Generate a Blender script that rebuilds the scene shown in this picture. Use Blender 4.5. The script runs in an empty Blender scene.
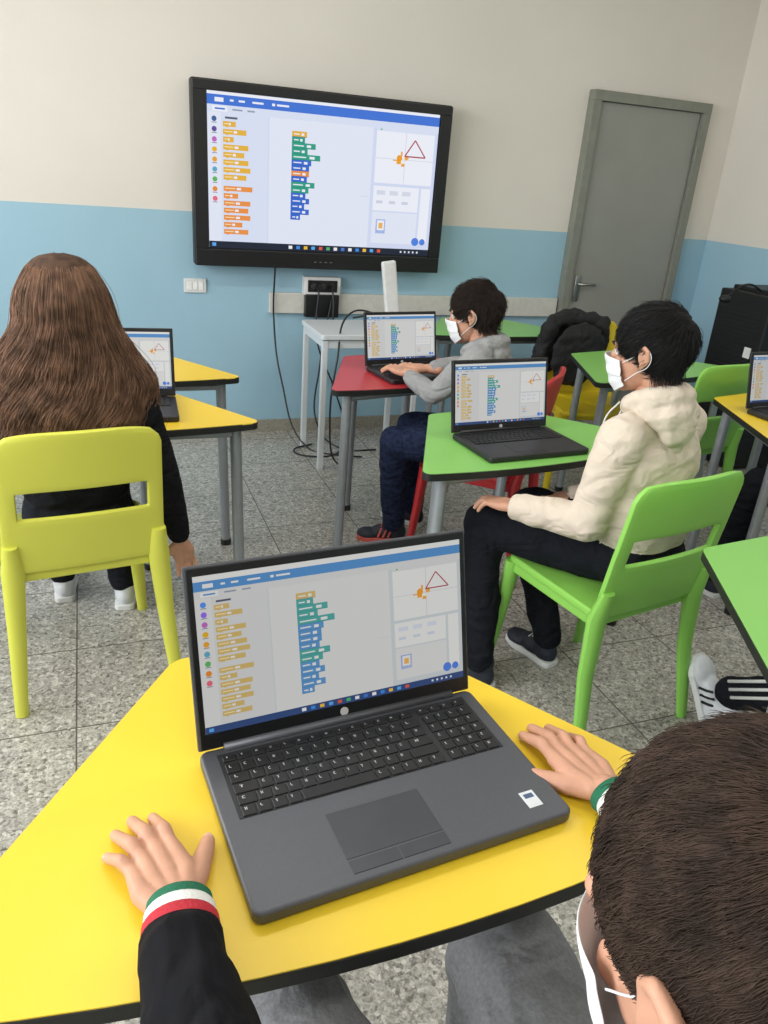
import bpy, bmesh, math, random
import numpy as np
from mathutils import Vector, Matrix, Euler
random.seed(5); rng=np.random.default_rng(5)
scene=bpy.context.scene
try:
    scene.view_settings.view_transform='Standard'
except Exception: pass
R=math.radians
def T(x,y,z): return Matrix.Translation((x,y,z))
def RZ(a): return Matrix.Rotation(R(a),4,'Z')
def RX(a): return Matrix.Rotation(R(a),4,'X')
def RY(a): return Matrix.Rotation(R(a),4,'Y')
# ------------------------------------------------------------------ camera
Zc=Vector((.0724,.912,.4036)).normalized()
Xc=Vector((.9388,.0748,-.3364)); Xc=(Xc-Zc*Xc.dot(Zc)).normalized()
Yc=Zc.cross(Xc)
cd=bpy.data.cameras.new('camera'); cd.sensor_fit='VERTICAL'; cd.sensor_height=36; cd.lens=36*769/1024; cd.clip_start=.02
cam=bpy.data.objects.new('camera',cd); scene.collection.objects.link(cam)
cam.matrix_world=T(0,0,1.5)@Matrix((Xc,Yc,Zc)).to_4x4()
scene.camera=cam
# ------------------------------------------------------------------ materials
def lin(c):
    r=[]
    for v in c[:3]:
        v=v/255.; r.append(v/12.92 if v<=.04045 else ((v+.055)/1.055)**2.4)
    return (*r,1)
MC={}
def mat(name,c,rough=.5,metal=0.,var=.06,vscale=30,bump=0.,bscale=200,spec=.5,stretch=None,bdist=.01,fold=0.,fscale=9.):
    if name in MC: return MC[name]
    m=bpy.data.materials.new(name); m.use_nodes=True; nt=m.node_tree; b=nt.nodes['Principled BSDF']
    b.inputs['Roughness'].default_value=rough; b.inputs['Metallic'].default_value=metal
    b.inputs['Specular IOR Level'].default_value=spec
    tc=nt.nodes.new('ShaderNodeTexCoord'); src=tc.outputs['Object']
    if stretch:
        mp=nt.nodes.new('ShaderNodeMapping'); mp.inputs['Scale'].default_value=stretch
        nt.links.new(src,mp.inputs['Vector']); src=mp.outputs['Vector']
    n=nt.nodes.new('ShaderNodeTexNoise'); n.inputs['Scale'].default_value=vscale; n.inputs['Detail'].default_value=3
    nt.links.new(src,n.inputs['Vector'])
    cr=nt.nodes.new('ShaderNodeValToRGB'); L=lin(c)
    cr.color_ramp.elements[0].position=.3; cr.color_ramp.elements[1].position=.7
    cr.color_ramp.elements[0].color=(*[v*(1-var) for v in L[:3]],1)
    cr.color_ramp.elements[1].color=(*[min(1,v*(1+var)) for v in L[:3]],1)
    nt.links.new(n.outputs['Fac'],cr.inputs['Fac']); nt.links.new(cr.outputs['Color'],b.inputs['Base Color'])
    last=None
    if fold:
        n3=nt.nodes.new('ShaderNodeTexNoise'); n3.inputs['Scale'].default_value=fscale; n3.inputs['Detail'].default_value=1.5; n3.inputs['Distortion'].default_value=1.6
        mp3=nt.nodes.new('ShaderNodeMapping'); mp3.inputs['Scale'].default_value=(1,1,1.7); mp3.inputs['Rotation'].default_value=(.5,.4,0); nt.links.new(tc.outputs['Object'],mp3.inputs['Vector']); nt.links.new(mp3.outputs[0],n3.inputs['Vector'])
        b3=nt.nodes.new('ShaderNodeBump'); b3.inputs['Strength'].default_value=fold; b3.inputs['Distance'].default_value=.045
        nt.links.new(n3.outputs['Fac'],b3.inputs['Height']); last=b3.outputs['Normal']
    if bump:
        n2=nt.nodes.new('ShaderNodeTexNoise'); n2.inputs['Scale'].default_value=bscale; n2.inputs['Detail'].default_value=4
        nt.links.new(src,n2.inputs['Vector'])
        bp=nt.nodes.new('ShaderNodeBump'); bp.inputs['Strength'].default_value=bump; bp.inputs['Distance'].default_value=bdist
        nt.links.new(n2.outputs['Fac'],bp.inputs['Height'])
        if last is not None: nt.links.new(last,bp.inputs['Normal'])
        last=bp.outputs['Normal']
    if last is not None: nt.links.new(last,b.inputs['Normal'])
    MC[name]=m; return m
def emat(c,s):
    k='screen_%d_%d_%d_%d'%(c[0],c[1],c[2],int(s*100))
    if k in MC: return MC[k]
    m=bpy.data.materials.new(k); m.use_nodes=True; b=m.node_tree.nodes['Principled BSDF']
    b.inputs['Base Color'].default_value=(.01,.01,.01,1); b.inputs['Roughness'].default_value=.35
    b.inputs['Specular IOR Level'].default_value=.25
    b.inputs['Emission Color'].default_value=lin(c); b.inputs['Emission Strength'].default_value=s
    MC[k]=m; return m
def wall_mat():
    m=bpy.data.materials.new('two_tone_wall_paint'); m.use_nodes=True; nt=m.node_tree; b=nt.nodes['Principled BSDF']
    b.inputs['Roughness'].default_value=.5
    g=nt.nodes.new('ShaderNodeNewGeometry'); s=nt.nodes.new('ShaderNodeSeparateXYZ'); nt.links.new(g.outputs['Position'],s.inputs[0])
    gt=nt.nodes.new('ShaderNodeMath'); gt.operation='GREATER_THAN'; gt.inputs[1].default_value=1.235; nt.links.new(s.outputs['Z'],gt.inputs[0])
    n=nt.nodes.new('ShaderNodeTexNoise'); n.inputs['Scale'].default_value=1.3; n.inputs['Detail'].default_value=4; nt.links.new(g.outputs['Position'],n.inputs['Vector'])
    def ramp(a,c):
        r=nt.nodes.new('ShaderNodeValToRGB'); r.color_ramp.elements[0].color=lin(a); r.color_ramp.elements[1].color=lin(c)
        r.color_ramp.elements[0].position=.3; r.color_ramp.elements[1].position=.7
        nt.links.new(n.outputs['Fac'],r.inputs['Fac']); return r
    r1=ramp((152,188,205),(158,194,211)); r2=ramp((218,212,202),(225,219,209))
    mx=nt.nodes.new('ShaderNodeMix'); mx.data_type='RGBA'
    nt.links.new(gt.outputs[0],mx.inputs['Factor']); nt.links.new(r1.outputs['Color'],mx.inputs['A']); nt.links.new(r2.outputs['Color'],mx.inputs['B'])
    nt.links.new(mx.outputs['Result'],b.inputs['Base Color'])
    n2=nt.nodes.new('ShaderNodeTexNoise'); n2.inputs['Scale'].default_value=60; nt.links.new(g.outputs['Position'],n2.inputs['Vector'])
    bp=nt.nodes.new('ShaderNodeBump'); bp.inputs['Strength'].default_value=.12; bp.inputs['Distance'].default_value=.005
    nt.links.new(n2.outputs['Fac'],bp.inputs['Height']); nt.links.new(bp.outputs['Normal'],b.inputs['Normal'])
    return m
def floor_mat():
    m=bpy.data.materials.new('terrazzo_tiles'); m.use_nodes=True; nt=m.node_tree; b=nt.nodes['Principled BSDF']
    b.inputs['Roughness'].default_value=.26
    g=nt.nodes.new('ShaderNodeNewGeometry'); P=g.outputs['Position']
    def vor(sc):
        v=nt.nodes.new('ShaderNodeTexVoronoi'); v.inputs['Scale'].default_value=sc; nt.links.new(P,v.inputs['Vector']); 
        s=nt.nodes.new('ShaderNodeSeparateColor'); nt.links.new(v.outputs['Color'],s.inputs[0]); return s.outputs[0]
    def ramp(inp,els):
        r=nt.nodes.new('ShaderNodeValToRGB'); r.color_ramp.interpolation='CONSTANT'
        e=r.color_ramp.elements; e[0].position=0; e[0].color=lin(els[0][1]); e[1].position=els[1][0]; e[1].color=lin(els[1][1])
        for p,c in els[2:]:
            x=e.new(p); x.color=lin(c)
        nt.links.new(inp,r.inputs['Fac']); return r.outputs['Color']
    c1=ramp(vor(100),[(0,(96,93,87)),(.16,(156,152,143)),(.55,(178,174,164)),(.85,(218,213,203))])
    c2=ramp(vor(220),[(0,(120,117,110)),(.3,(162,158,149)),(.7,(192,188,178))])
    mx=nt.nodes.new('ShaderNodeMix'); mx.data_type='RGBA'; mx.inputs['Factor'].default_value=.5
    nt.links.new(c1,mx.inputs['A']); nt.links.new(c2,mx.inputs['B'])
    br=nt.nodes.new('ShaderNodeTexBrick'); br.offset=0; br.inputs['Scale'].default_value=1; br.inputs['Brick Width'].default_value=.4; br.inputs['Row Height'].default_value=.4
    br.inputs['Mortar Size'].default_value=.0025; br.inputs['Mortar Smooth'].default_value=.2
    mp=nt.nodes.new('ShaderNodeMapping'); mp.inputs['Location'].default_value=(.13,.1,0); nt.links.new(P,mp.inputs['Vector']); nt.links.new(mp.outputs[0],br.inputs['Vector'])
    mx2=nt.nodes.new('ShaderNodeMix'); mx2.data_type='RGBA'; nt.links.new(br.outputs['Fac'],mx2.inputs['Factor']); nt.links.new(mx.outputs['Result'],mx2.inputs['A'])
    mx2.inputs['B'].default_value=lin((92,88,82))
    nt.links.new(mx2.outputs['Result'],b.inputs['Base Color'])
    return m
# ------------------------------------------------------------------ mesh helpers
def mk(name,V,F,m,parent=None,world=False,smooth=False,mods=(),mi=None,M=None):
    me=bpy.data.meshes.new(name); me.from_pydata([tuple(v) for v in V],[],[tuple(f) for f in F])
    ms=m if isinstance(m,(list,tuple)) else [m]
    for x in ms: me.materials.append(x)
    if mi is not None: me.polygons.foreach_set('material_index',np.array(mi,dtype=np.int32))
    if M is not None: me.transform(M)
    if smooth: me.polygons.foreach_set('use_smooth',np.ones(len(me.polygons),dtype=bool))
    me.update()
    return link(name,me,parent,world,mods)
def link(name,me,parent=None,world=False,mods=()):
    o=bpy.data.objects.new(name,me); scene.collection.objects.link(o)
    if parent is not None:
        o.parent=parent
        if world: o.matrix_parent_inverse=parent.matrix_basis.inverted()
    for t,kw in mods:
        md=o.modifiers.new(t.lower(),t)
        for k,v in kw.items(): setattr(md,k,v)
    return o
def root(name,M):
    e=bpy.data.objects.new(name,None); e.empty_display_size=.1; scene.collection.objects.link(e); e.matrix_basis=M; return e
def bmout(bm):
    bm.verts.ensure_lookup_table(); bm.verts.index_update()
    V=[v.co.copy() for v in bm.verts]; F=[[v.index for v in f.verts] for f in bm.faces]; bm.free(); return V,F
def rbox(c,s,bev=.004,seg=2,M=None):
    bm=bmesh.new(); bmesh.ops.create_cube(bm,size=1)
    for v in bm.verts: v.co=Vector((v.co.x*s[0],v.co.y*s[1],v.co.z*s[2]))
    if bev>0: bmesh.ops.bevel(bm,geom=bm.edges[:]+bm.verts[:],offset=min(bev,min(s)*.45),segments=seg,profile=.6,affect='EDGES')
    bmesh.ops.translate(bm,verts=bm.verts,vec=Vector(c))
    if M is not None: bm.transform(M)
    bmesh.ops.recalc_face_normals(bm,faces=bm.faces)
    return bmout(bm)
def join(parts):
    V=[];F=[]
    for v,f in parts:
        o=len(V); V+=list(v); F+=[[i+o for i in x] for x in f]
    return V,F
def fillet(P,rad,n=6):
    out=[]; N=len(P)
    for i in range(N):
        p=Vector(P[i]); a=(Vector(P[i-1])-p); b=(Vector(P[(i+1)%N])-p)
        r=rad[i] if isinstance(rad,(list,tuple)) else rad
        la,lb=a.length,b.length; a.normalize(); b.normalize()
        ang=a.angle(b); 
        if r<=0 or ang>3.05: out.append(p); continue
        d=min(r/math.tan(ang/2),la*.49,lb*.49); r2=d*math.tan(ang/2)
        c=p+(a+b).normalized()*(r2/math.sin(ang/2))
        s=p+a*d-c; e=p+b*d-c; tot=s.angle(e)
        for k in range(n+1):
            t=k/n; out.append(c+(s*math.sin((1-t)*tot)+e*math.sin(t*tot))/max(1e-6,math.sin(tot)))
    return out
def slab(P,z0,z1):
    n=len(P); V=[(p[0],p[1],z0) for p in P]+[(p[0],p[1],z1) for p in P]
    F=[list(range(n,2*n)),list(range(n-1,-1,-1))]+[[i,(i+1)%n,n+(i+1)%n,n+i] for i in range(n)]
    return V,F
def tube(pts,rad,n=10,asp=1.,cap=True,ref=Vector((0,1,0))):
    pts=[Vector(p) for p in pts]; V=[];F=[]
    for i,p in enumerate(pts):
        t=(pts[min(i+1,len(pts)-1)]-pts[max(i-1,0)]).normalized()
        s=t.cross(ref)
        if s.length<.1: s=t.cross(Vector((1,0,0)))
        s.normalize(); u=s.cross(t)
        r=rad[i] if isinstance(rad,(list,tuple)) else rad
        for k in range(n):
            a=2*math.pi*(k+.5)/n; V.append(p+s*(math.cos(a)*r)+u*(math.sin(a)*r*asp))
    for i in range(len(pts)-1):
        for k in range(n):
            k2=(k+1)%n; F.append([i*n+k,i*n+k2,(i+1)*n+k2,(i+1)*n+k])
    if cap: F.append(list(range(n))[::-1]); F.append([(len(pts)-1)*n+k for k in range(n)])
    return V,F
def cyl(c,r,h,n=20,axis='Z'):
    d={'Z':Vector((0,0,1)),'X':Vector((1,0,0)),'Y':Vector((0,1,0))}[axis]*h/2
    c=Vector(c); return tube([c-d,c+d],r,n,ref=Vector((0,1,0)) if axis!='Y' else Vector((0,0,1)))
def ball(c,r,M=None,sub=3):
    bm=bmesh.new(); bmesh.ops.create_icosphere(bm,subdivisions=sub,radius=1)
    r=(r,r,r) if not hasattr(r,'__len__') else r
    for v in bm.verts:
        q=Vector((v.co.x*r[0],v.co.y*r[1],v.co.z*r[2]))
        if M is not None: q=M@q
        v.co=q+Vector(c)
    return bmout(bm)
def bez(name,pts,r,m,parent=None,world=False):
    cu=bpy.data.curves.new(name,'CURVE'); cu.dimensions='3D'; cu.bevel_depth=r; cu.bevel_resolution=2; cu.resolution_u=10
    sp=cu.splines.new('BEZIER'); sp.bezier_points.add(len(pts)-1)
    for i,p in enumerate(pts):
        b=sp.bezier_points[i]; b.co=p; b.handle_left_type='AUTO'; b.handle_right_type='AUTO'
    cu.materials.append(m)
    o=bpy.data.objects.new(name,cu); scene.collection.objects.link(o)
    if parent is not None:
        o.parent=parent
        if world: o.matrix_parent_inverse=parent.matrix_basis.inverted()
    return o
BEV=('BEVEL',dict(width=.003,segments=2,limit_method='ANGLE'))
# ------------------------------------------------------------------ blob bodies (remeshed continuous surfaces)
def blob(name,parts,mats,parent,voxel=.009,smooth=4,world=True,disp=0,dsize=.06,M=None):
    """parts: ('c',mat,[(p,r),...]) tapered chain / ('e',mat,center,radii,rotM)"""
    pcs=[]; segs=[]; ells=[]
    for p in parts:
        if p[0]=='c':
            ch=[(Vector(a),r) for a,r in p[2]]
            for i,(a,r) in enumerate(ch):
                pcs.append(ball(a,r,sub=2))
                if i+1<len(ch):
                    b,r2=ch[i+1]
                    if (b-a).length>1e-5: pcs.append(tube([a,b],[r,r2],16,ref=Vector((.13,.4,.9))))
                    segs.append((p[1],np.array(a),np.array(b),r,r2))
        else:
            rm=p[4] if len(p)>4 and p[4] is not None else Matrix.Identity(3)
            pcs.append(ball(p[2],p[3],rm,3)); ells.append((p[1],np.array(p[2]),np.array(p[3]),np.array(rm)))
    V,F=join(pcs)
    me=bpy.data.meshes.new(name+'_t'); me.from_pydata([tuple(v) for v in V],[],F)
    o=bpy.data.objects.new(name+'_t',me); scene.collection.objects.link(o)
    md=o.modifiers.new('r','REMESH'); md.mode='VOXEL'; md.voxel_size=voxel
    ms=o.modifiers.new('s','SMOOTH'); ms.factor=.5; ms.iterations=smooth
    if disp:
        tx=bpy.data.textures.new(name+'_folds','CLOUDS'); tx.noise_scale=dsize; tx.noise_depth=1
        dm=o.modifiers.new('d','DISPLACE'); dm.texture=tx; dm.strength=disp; dm.mid_level=.5; dm.texture_coords='LOCAL'
    dg=bpy.context.evaluated_depsgraph_get(); dg.update()
    ev=o.evaluated_get(dg); nm=bpy.data.meshes.new_from_object(ev); nm.name=name
    bpy.data.objects.remove(o,do_unlink=True)
    nf=len(nm.polygons); C=np.empty(nf*3); nm.polygons.foreach_get('center',C); C=C.reshape(-1,3)
    best=np.full(nf,1e9); idx=np.zeros(nf,dtype=np.int32)
    for mi,a,b,r1,r2 in segs:
        ab=b-a; t=np.clip(((C-a)@ab)/max(1e-9,ab@ab),0,1); d=np.linalg.norm(C-(a+t[:,None]*ab),axis=1)-(r1+(r2-r1)*t)
        k=d<best; best[k]=d[k]; idx[k]=mi
    for mi,c,rr,rm in ells:
        q=(C-c)@rm; d=(np.linalg.norm(q/rr,axis=1)-1)*rr.min(); k=d<best; best[k]=d[k]; idx[k]=mi
    nm.materials.clear()
    for x in mats: nm.materials.append(x)
    nm.polygons.foreach_set('material_index',idx); nm.polygons.foreach_set('use_smooth',np.ones(nf,dtype=bool))
    if M is not None: nm.transform(M)
    nm.update(); return link(name,nm,parent,world)
def strands(name,P,rad,m,parent,M=None,world=True):
    """P (N,S,3)"""
    N,S,_=P.shape; t=np.gradient(P,axis=1); t/=np.linalg.norm(t,axis=2,keepdims=True)+1e-9
    ref=rng.normal(size=(N,1,3)); s=np.cross(t,ref); s/=np.linalg.norm(s,axis=2,keepdims=True)+1e-9; u=np.cross(s,t)
    rr=np.array(rad)[None,:,None]; rings=[]
    for k in range(3):
        a=2*math.pi*k/3; rings.append(P+s*math.cos(a)*rr+u*math.sin(a)*rr)
    V=np.stack(rings,axis=2).reshape(-1,3)
    i=np.arange(N)[:,None,None]*S*3+np.arange(S-1)[None,:,None]*3; k=np.arange(3)[None,None,:]; k2=(k+1)%3
    F=np.stack([i+k,i+k2,i+3+k2,i+3+k],axis=-1).reshape(-1,4)
    me=bpy.data.meshes.new(name); me.vertices.add(len(V)); me.vertices.foreach_set('co',V.astype(np.float32).ravel())
    me.loops.add(F.size); me.loops.foreach_set('vertex_index',F.astype(np.int32).ravel())
    me.polygons.add(len(F)); me.polygons.foreach_set('loop_start',np.arange(0,F.size,4,dtype=np.int32))
    try: me.polygons.foreach_set('loop_total',np.full(len(F),4,dtype=np.int32))
    except Exception: pass
    me.update(calc_edges=True); me.polygons.foreach_set('use_smooth',np.ones(len(F),dtype=bool))
    me.materials.append(m)
    if M is not None: me.transform(M)
    return link(name,me,parent,world)
# ------------------------------------------------------------------ ROOM
D=4.45; XR=3.95; XL=-2.4; YB=-2.3; H=3.15
WM=wall_mat(); FM=floor_mat()
ceil_m=mat('ceiling_paint',(225,222,214),.8); 
def box(name,a,b,m,bev=0,parent=None):
    c=[(a[i]+b[i])/2 for i in range(3)]; s=[b[i]-a[i] for i in range(3)]
    V,F=rbox(c,s,bev); return mk(name,V,F,m,parent)
box('floor',(XL-.1,YB-.1,-.1),(XR+.1,D+.1,0),FM)
box('ceiling',(XL-.1,YB-.1,H),(XR+.1,D+.1,H+.1),ceil_m)
box('wall_back',(XL-.1,D,0),(XR+.1,D+.1,H),WM)
box('wall_right',(XR,YB,0),(XR+.1,D,H),WM)
box('wall_front',(XL,YB-.1,0),(XR,YB,H),WM)
V,F=join([rbox((XL-.05,(YB+D)/2,.5),(.1,D-YB,1.0),0),rbox((XL-.05,(YB+D)/2,2.925),(.1,D-YB,.45),0),
          rbox((XL-.05,(YB-1.0)/2,1.85),(.1,-1.0-YB,1.7),0),rbox((XL-.05,(3.6+D)/2,1.85),(.1,D-3.6,1.7),0)])
mk('wall_left',V,F,WM)
wf=mat('window_frame_paint',(225,225,220),.4)
fr=[rbox((XL-.03,1.3,1.02),(.08,4.6,.05),.004),rbox((XL-.03,1.3,2.68),(.08,4.6,.05),.004)]
for y in (-.98,.15,1.3,2.45,3.58): fr.append(rbox((XL-.03,y,1.85),(.06,.05,1.66),.004))
V,F=join(fr); mk('window_1',V,F,wf)
bb=mat('baseboard_stone',(150,145,132),.4,vscale=120,var=.25)
box('baseboard_back',(XL,D-.012,0),(XR,D,.075),bb,.002)
box('baseboard_right',(XR-.012,YB,0),(XR,D-.012,.075),bb,.002)
box('trim_1',(.95,D-.03,.715),(2.84,D,.83),mat('trunking_plastic',(204,202,194),.5),.004)
# door
g=root('door_1',T(0,0,0)); dm=mat('door_laminate',(144,145,138),.5,vscale=4,var=.04); dfm=mat('door_frame_paint',(128,130,120),.45)
x0,x1,zt=2.85,3.71,2.03
fw=.055
V,F=join([rbox((x0+fw/2,D-.03,(zt-fw)/2),(fw,.07,zt-fw),.003),rbox((x1-fw/2,D-.03,(zt-fw)/2),(fw,.07,zt-fw),.003),rbox(((x0+x1)/2,D-.03,zt-fw/2),(x1-x0,.07,fw),.003)])
mk('door_frame',V,F,dfm,g)
V,F=rbox(((x0+x1)/2,D-.022,(zt-fw)/2+.004),(x1-x0-2*fw-.008,.034,zt-fw-.012),.003); mk('door_leaf',V,F,dm,g)
steel=mat('brushed_steel',(160,160,155),.35,.9)
V,F=join([rbox((2.957,D-.045,.90),(.04,.012,.16),.005),cyl((2.957,D-.06,.93),.009,.04,14,'Y'),tube([(2.957,D-.08,.93),(3.0,D-.085,.93),(3.07,D-.08,.928)],.009,10)])
mk('door_handle',V,F,steel,g,smooth=True)
V,F=join([cyl((x1-fw,D-.062,z),.008,.09,12) for z in (.3,1.75)]); mk('hinges',V,F,dfm,g)
# ------------------------------------------------------------------ scratch UI
def ui(g,M,w,h,strength,variant,eps,name='screen_image'):
    Rr=[]; tv=variant=='tv'
    if tv: bg=(212,221,246); pal=(219,227,247); gold=(232,180,60); org=(236,146,70); bar=(62,116,216); lay=(229,234,250); wh=(240,243,252)
    else: bg=(206,212,215); pal=(216,217,216); gold=(214,184,112); org=(214,184,112); bar=(84,146,206); lay=(223,223,221); wh=(234,234,231)
    A=lambda x0,y0,x1,y1,c,l=1:Rr.append((x0,y0,x1,y1,c,l))
    A(0,0,1,1,bg,0); A(0,.965,1,1,wh); A(0,.905,1,.965,bar); A(0,.86,1,.905,pal)
    A(.03,.922,.065,.948,wh,2); A(.09,.93,.105,.942,wh,2); A(.125,.93,.15,.942,wh,2); A(.18,.93,.225,.942,wh,2); A(.26,.928,.272,.944,wh,2); A(.28,.93,.33,.942,wh,2)
    A(.02,.866,.08,.898,wh,2); A(.03,.877,.07,.887,bar,3); A(.10,.877,.14,.887,(150,160,175),2); A(.16,.877,.19,.887,(150,160,175),2)
    A(.0,.045,.055,.86,lay,1); A(.056,.045,.245,.86,pal,1); A(.25,.045,.70,.86,lay,1)
    A(.07,.825,.12,.838,(90,95,110),2)
    cats=[(76,151,255),(153,102,255),(207,99,207),(255,191,0),(255,171,25),(92,177,214),(89,192,89),(255,140,26),(255,102,128)]
    if tv: cats=[tuple(int(v*.6) for v in c) for c in cats[:2]]+cats[2:]
    for i,c in enumerate(cats):
        Rr.append(('c',.027,.82-.062*i,.010,tuple(int(v*.85+20) for v in c),2)); A(.017,.795-.062*i,.037,.800-.062*i,(130,135,150),2)
    y=.81; ws=[.06,.11,.05,.12,.10,.12,.13,.11,.14,.07,.13,.12,.13,.09,.12,.10]
    for i,wd in enumerate(ws):
        if y<.09: break
        wd*=.85
        c=gold if (i<8 or not tv) else org
        A(.062,y-.032,.062+wd,y,c,2); A(.072,y-.036,.084,y-.032,c,2)
        A(.062+wd*.45,y-.023,.062+wd*.60,y-.009,wh,3); A(.067,y-.018,.062+wd*.40,y-.012,(250,230,180),3); y-=.047
        if i==7: y-=.025
    te=(44,160,134) if tv else (80,170,164); bl=(54,106,208) if tv else (94,152,206); sd=tuple(int(v*.8) for v in te); bd=tuple(int(v*.8) for v in bl)
    st=[gold,te,te,te,te,bl,bl,org if tv else bl,bl,te,te,bl,bl,bl,bl,bl]; wds=[.075,.065,.12,.08,.145,.10,.09,.09,.08,.12,.09,.075,.095,.07,.095,.05]
    rh=.036 if tv else .042; ws_=.85 if tv else .95
    y=.79 if tv else .80; x=.345
    for c,wd in zip(st,wds):
        wd*=ws_
        A(x,y-rh,x+wd,y,c,2); A(x,y-rh-.0002,x+wd,y-rh+.0025,sd if c==te else bd,3); A(x+wd*.62,y-rh*.75,x+wd*.8,y-rh*.3,wh,4); A(x+.008,y-rh*.6,x+wd*.5,y-rh*.4,wh,4); y-=rh
    A(.655,.40,.69,.402,(190,195,205),2)
    A(.715,.50,.985,.845,wh,2); A(.715,.84,.985,.86,pal,2)
    A(.85,.50,.8515,.845,(180,186,200),3); A(.715,.665,.985,.667,(180,186,200),3)
    A(.73,.85,.738,.858,(80,180,90),3)
    A(.715,.31,.93,.48,wh,2); A(.94,.10,.985,.48,wh,2); A(.715,.08,.93,.30,lay,2)
    for k in range(3): A(.73+.06*k,.42,.77+.06*k,.45,(214,220,234),3)
    for k in range(3): A(.73+.06*k,.36,.76+.06*k,.38,(206,213,228),3)
    A(.735,.15,.78,.25,(140,165,225),2); A(.741,.172,.774,.242,wh,3); A(.748,.185,.767,.225,(240,180,90),4)
    Rr.append(('c',.93,.10,.018,(80,130,225),3)); Rr.append(('c',.965,.10,.014,(80,130,225),3))
    Rr.append(('c',.825,.675,.013,(240,160,40),4)); A(.813,.635,.833,.675,(240,165,50),4); A(.833,.645,.853,.655,(250,240,220),5)
    Rr.append(('c',.858,.68,.010,(240,170,70),4)); A(.795,.655,.815,.663,(240,160,40),4); A(.835,.62,.85,.64,(240,165,50),4); A(.83,.69,.838,.72,(240,165,50),4)
    tri=[(.848,.69),(.893,.80),(.945,.69)]
    for i in range(3): Rr.append(('l',tri[i],tri[(i+1)%3],.0045 if not tv else .0055,(176,72,86),5))
    A(0,0,1,.045,(26,34,54) if tv else (50,76,128),3)
    ic=[(240,240,240),(60,140,230),(240,190,60),(90,170,240),(220,90,60),(80,180,110),(235,235,240),(70,120,210)]
    for i in range(13): A(.34+.034*i,.012,.356+.034*i,.034,ic[i%8],4)
    for i in range(5): A(.86+.02*i,.016,.868+.02*i,.03,(220,225,235),4)
    A(.012,.012,.028,.034,(90,170,240),4)
    V=[];F=[];mi=[];ms=[];md={}
    def mid(c):
        if c not in md: md[c]=len(ms); ms.append(emat(c,strength))
        return md[c]
    def pt(x,y,l): return ((x-.5)*w,-eps*l,y*h)
    for r in Rr:
        o=len(V)
        if r[0]=='c':
            _,cx,cy,rr,c,l=r
            V+= [pt(cx+rr*math.cos(2*math.pi*k/14),cy+rr*w/h*math.sin(2*math.pi*k/14),l) for k in range(14)]; F.append(list(range(o,o+14)))
        elif r[0]=='l':
            _,a,b,t,c,l=r; dx,dy=(b[0]-a[0])*w,(b[1]-a[1])*h; L=math.hypot(dx,dy); nx,ny=-dy/L*t,dx/L*t*w/h
            V+=[pt(a[0]-nx/2,a[1]-ny/2,l),pt(b[0]-nx/2,b[1]-ny/2,l),pt(b[0]+nx/2,b[1]+ny/2,l),pt(a[0]+nx/2,a[1]+ny/2,l)]; F.append([o,o+1,o+2,o+3])
        else:
            xa,ya,xb,yb,c,l=r; V+=[pt(xa,ya,l),pt(xb,ya,l),pt(xb,yb,l),pt(xa,yb,l)]; F.append([o,o+1,o+2,o+3])
        mi.append(mid(c))
    mk(name,V,F,ms,g,mi=mi,M=M)
# ------------------------------------------------------------------ TV
blk=mat('black_plastic',(20,20,22),.38); blk2=mat('satin_black',(13,13,14),.5)
g=root('interactive_display',T(1.23,4.33,.975))
V,F=rbox((0,.045,.44),(1.40,.09,.88),.012,3); V2,F2=rbox((0,.105,.44),(.5,.03,.4),.003)
V3,F3=join([rbox((0,-.006,.85),(1.39,.02,.045),.004),rbox((0,-.006,.045),(1.39,.02,.085),.004),rbox((-.6625,-.006,.4575),(.065,.02,.74),.002),rbox((.6625,-.006,.4575),(.065,.02,.74),.002)])
mk('housing',V,F,blk2,g,smooth=False); mk('wall_bracket',V2,F2,steel,g); mk('bezel',V3,F3,blk,g)
ui(g,T(0,-.003,.095),1.25,.745,.92,'tv',.0012)
V,F=join([rbox((-.05+.03*i,-.018,.04),(.012,.004,.004),.001) for i in range(4)]); mk('front_ports',V,F,mat('grey_plastic',(120,120,122),.4),g)
wp=mat('white_plastic',(222,222,220),.35)
g=root('light_switch_plate',T(.54,D,.855)); V,F=rbox((0,-.006,0),(.12,.012,.075),.004); mk('plate',V,F,wp,g)
V,F=join([rbox((-.03+.03*i,-.014,0),(.024,.006,.045),.002) for i in range(3)]); mk('rockers',V,F,mat('switch_white',(238,238,236),.3),g)
g=root('power_socket_box',T(1.25,D,.82))
V,F=rbox((0,-.03,.055),(.215,.06,.10),.005); mk('white_housing',V,F,wp,g)
V,F=rbox((0,-.061,.055),(.175,.006,.066),.003); mk('black_socket_panel',V,F,blk,g)
V,F=rbox((0,-.045,-.055),(.20,.05,.13),.006); mk('black_adapter',V,F,blk,g)
V,F=join([cyl((-.055+.055*i,-.066,.055),.017,.006,16,'Y') for i in range(3)]); mk('sockets',V,F,mat('dark_socket',(50,50,52),.4),g)
V,F=join([cyl((-.03,-.085,.05),.017,.05,14,'Y'),cyl((.05,-.085,.05),.017,.05,14,'Y')]); mk('plugs',V,F,blk,g)
g=root('power_cables',T(1.2,4.3,0))
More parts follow.
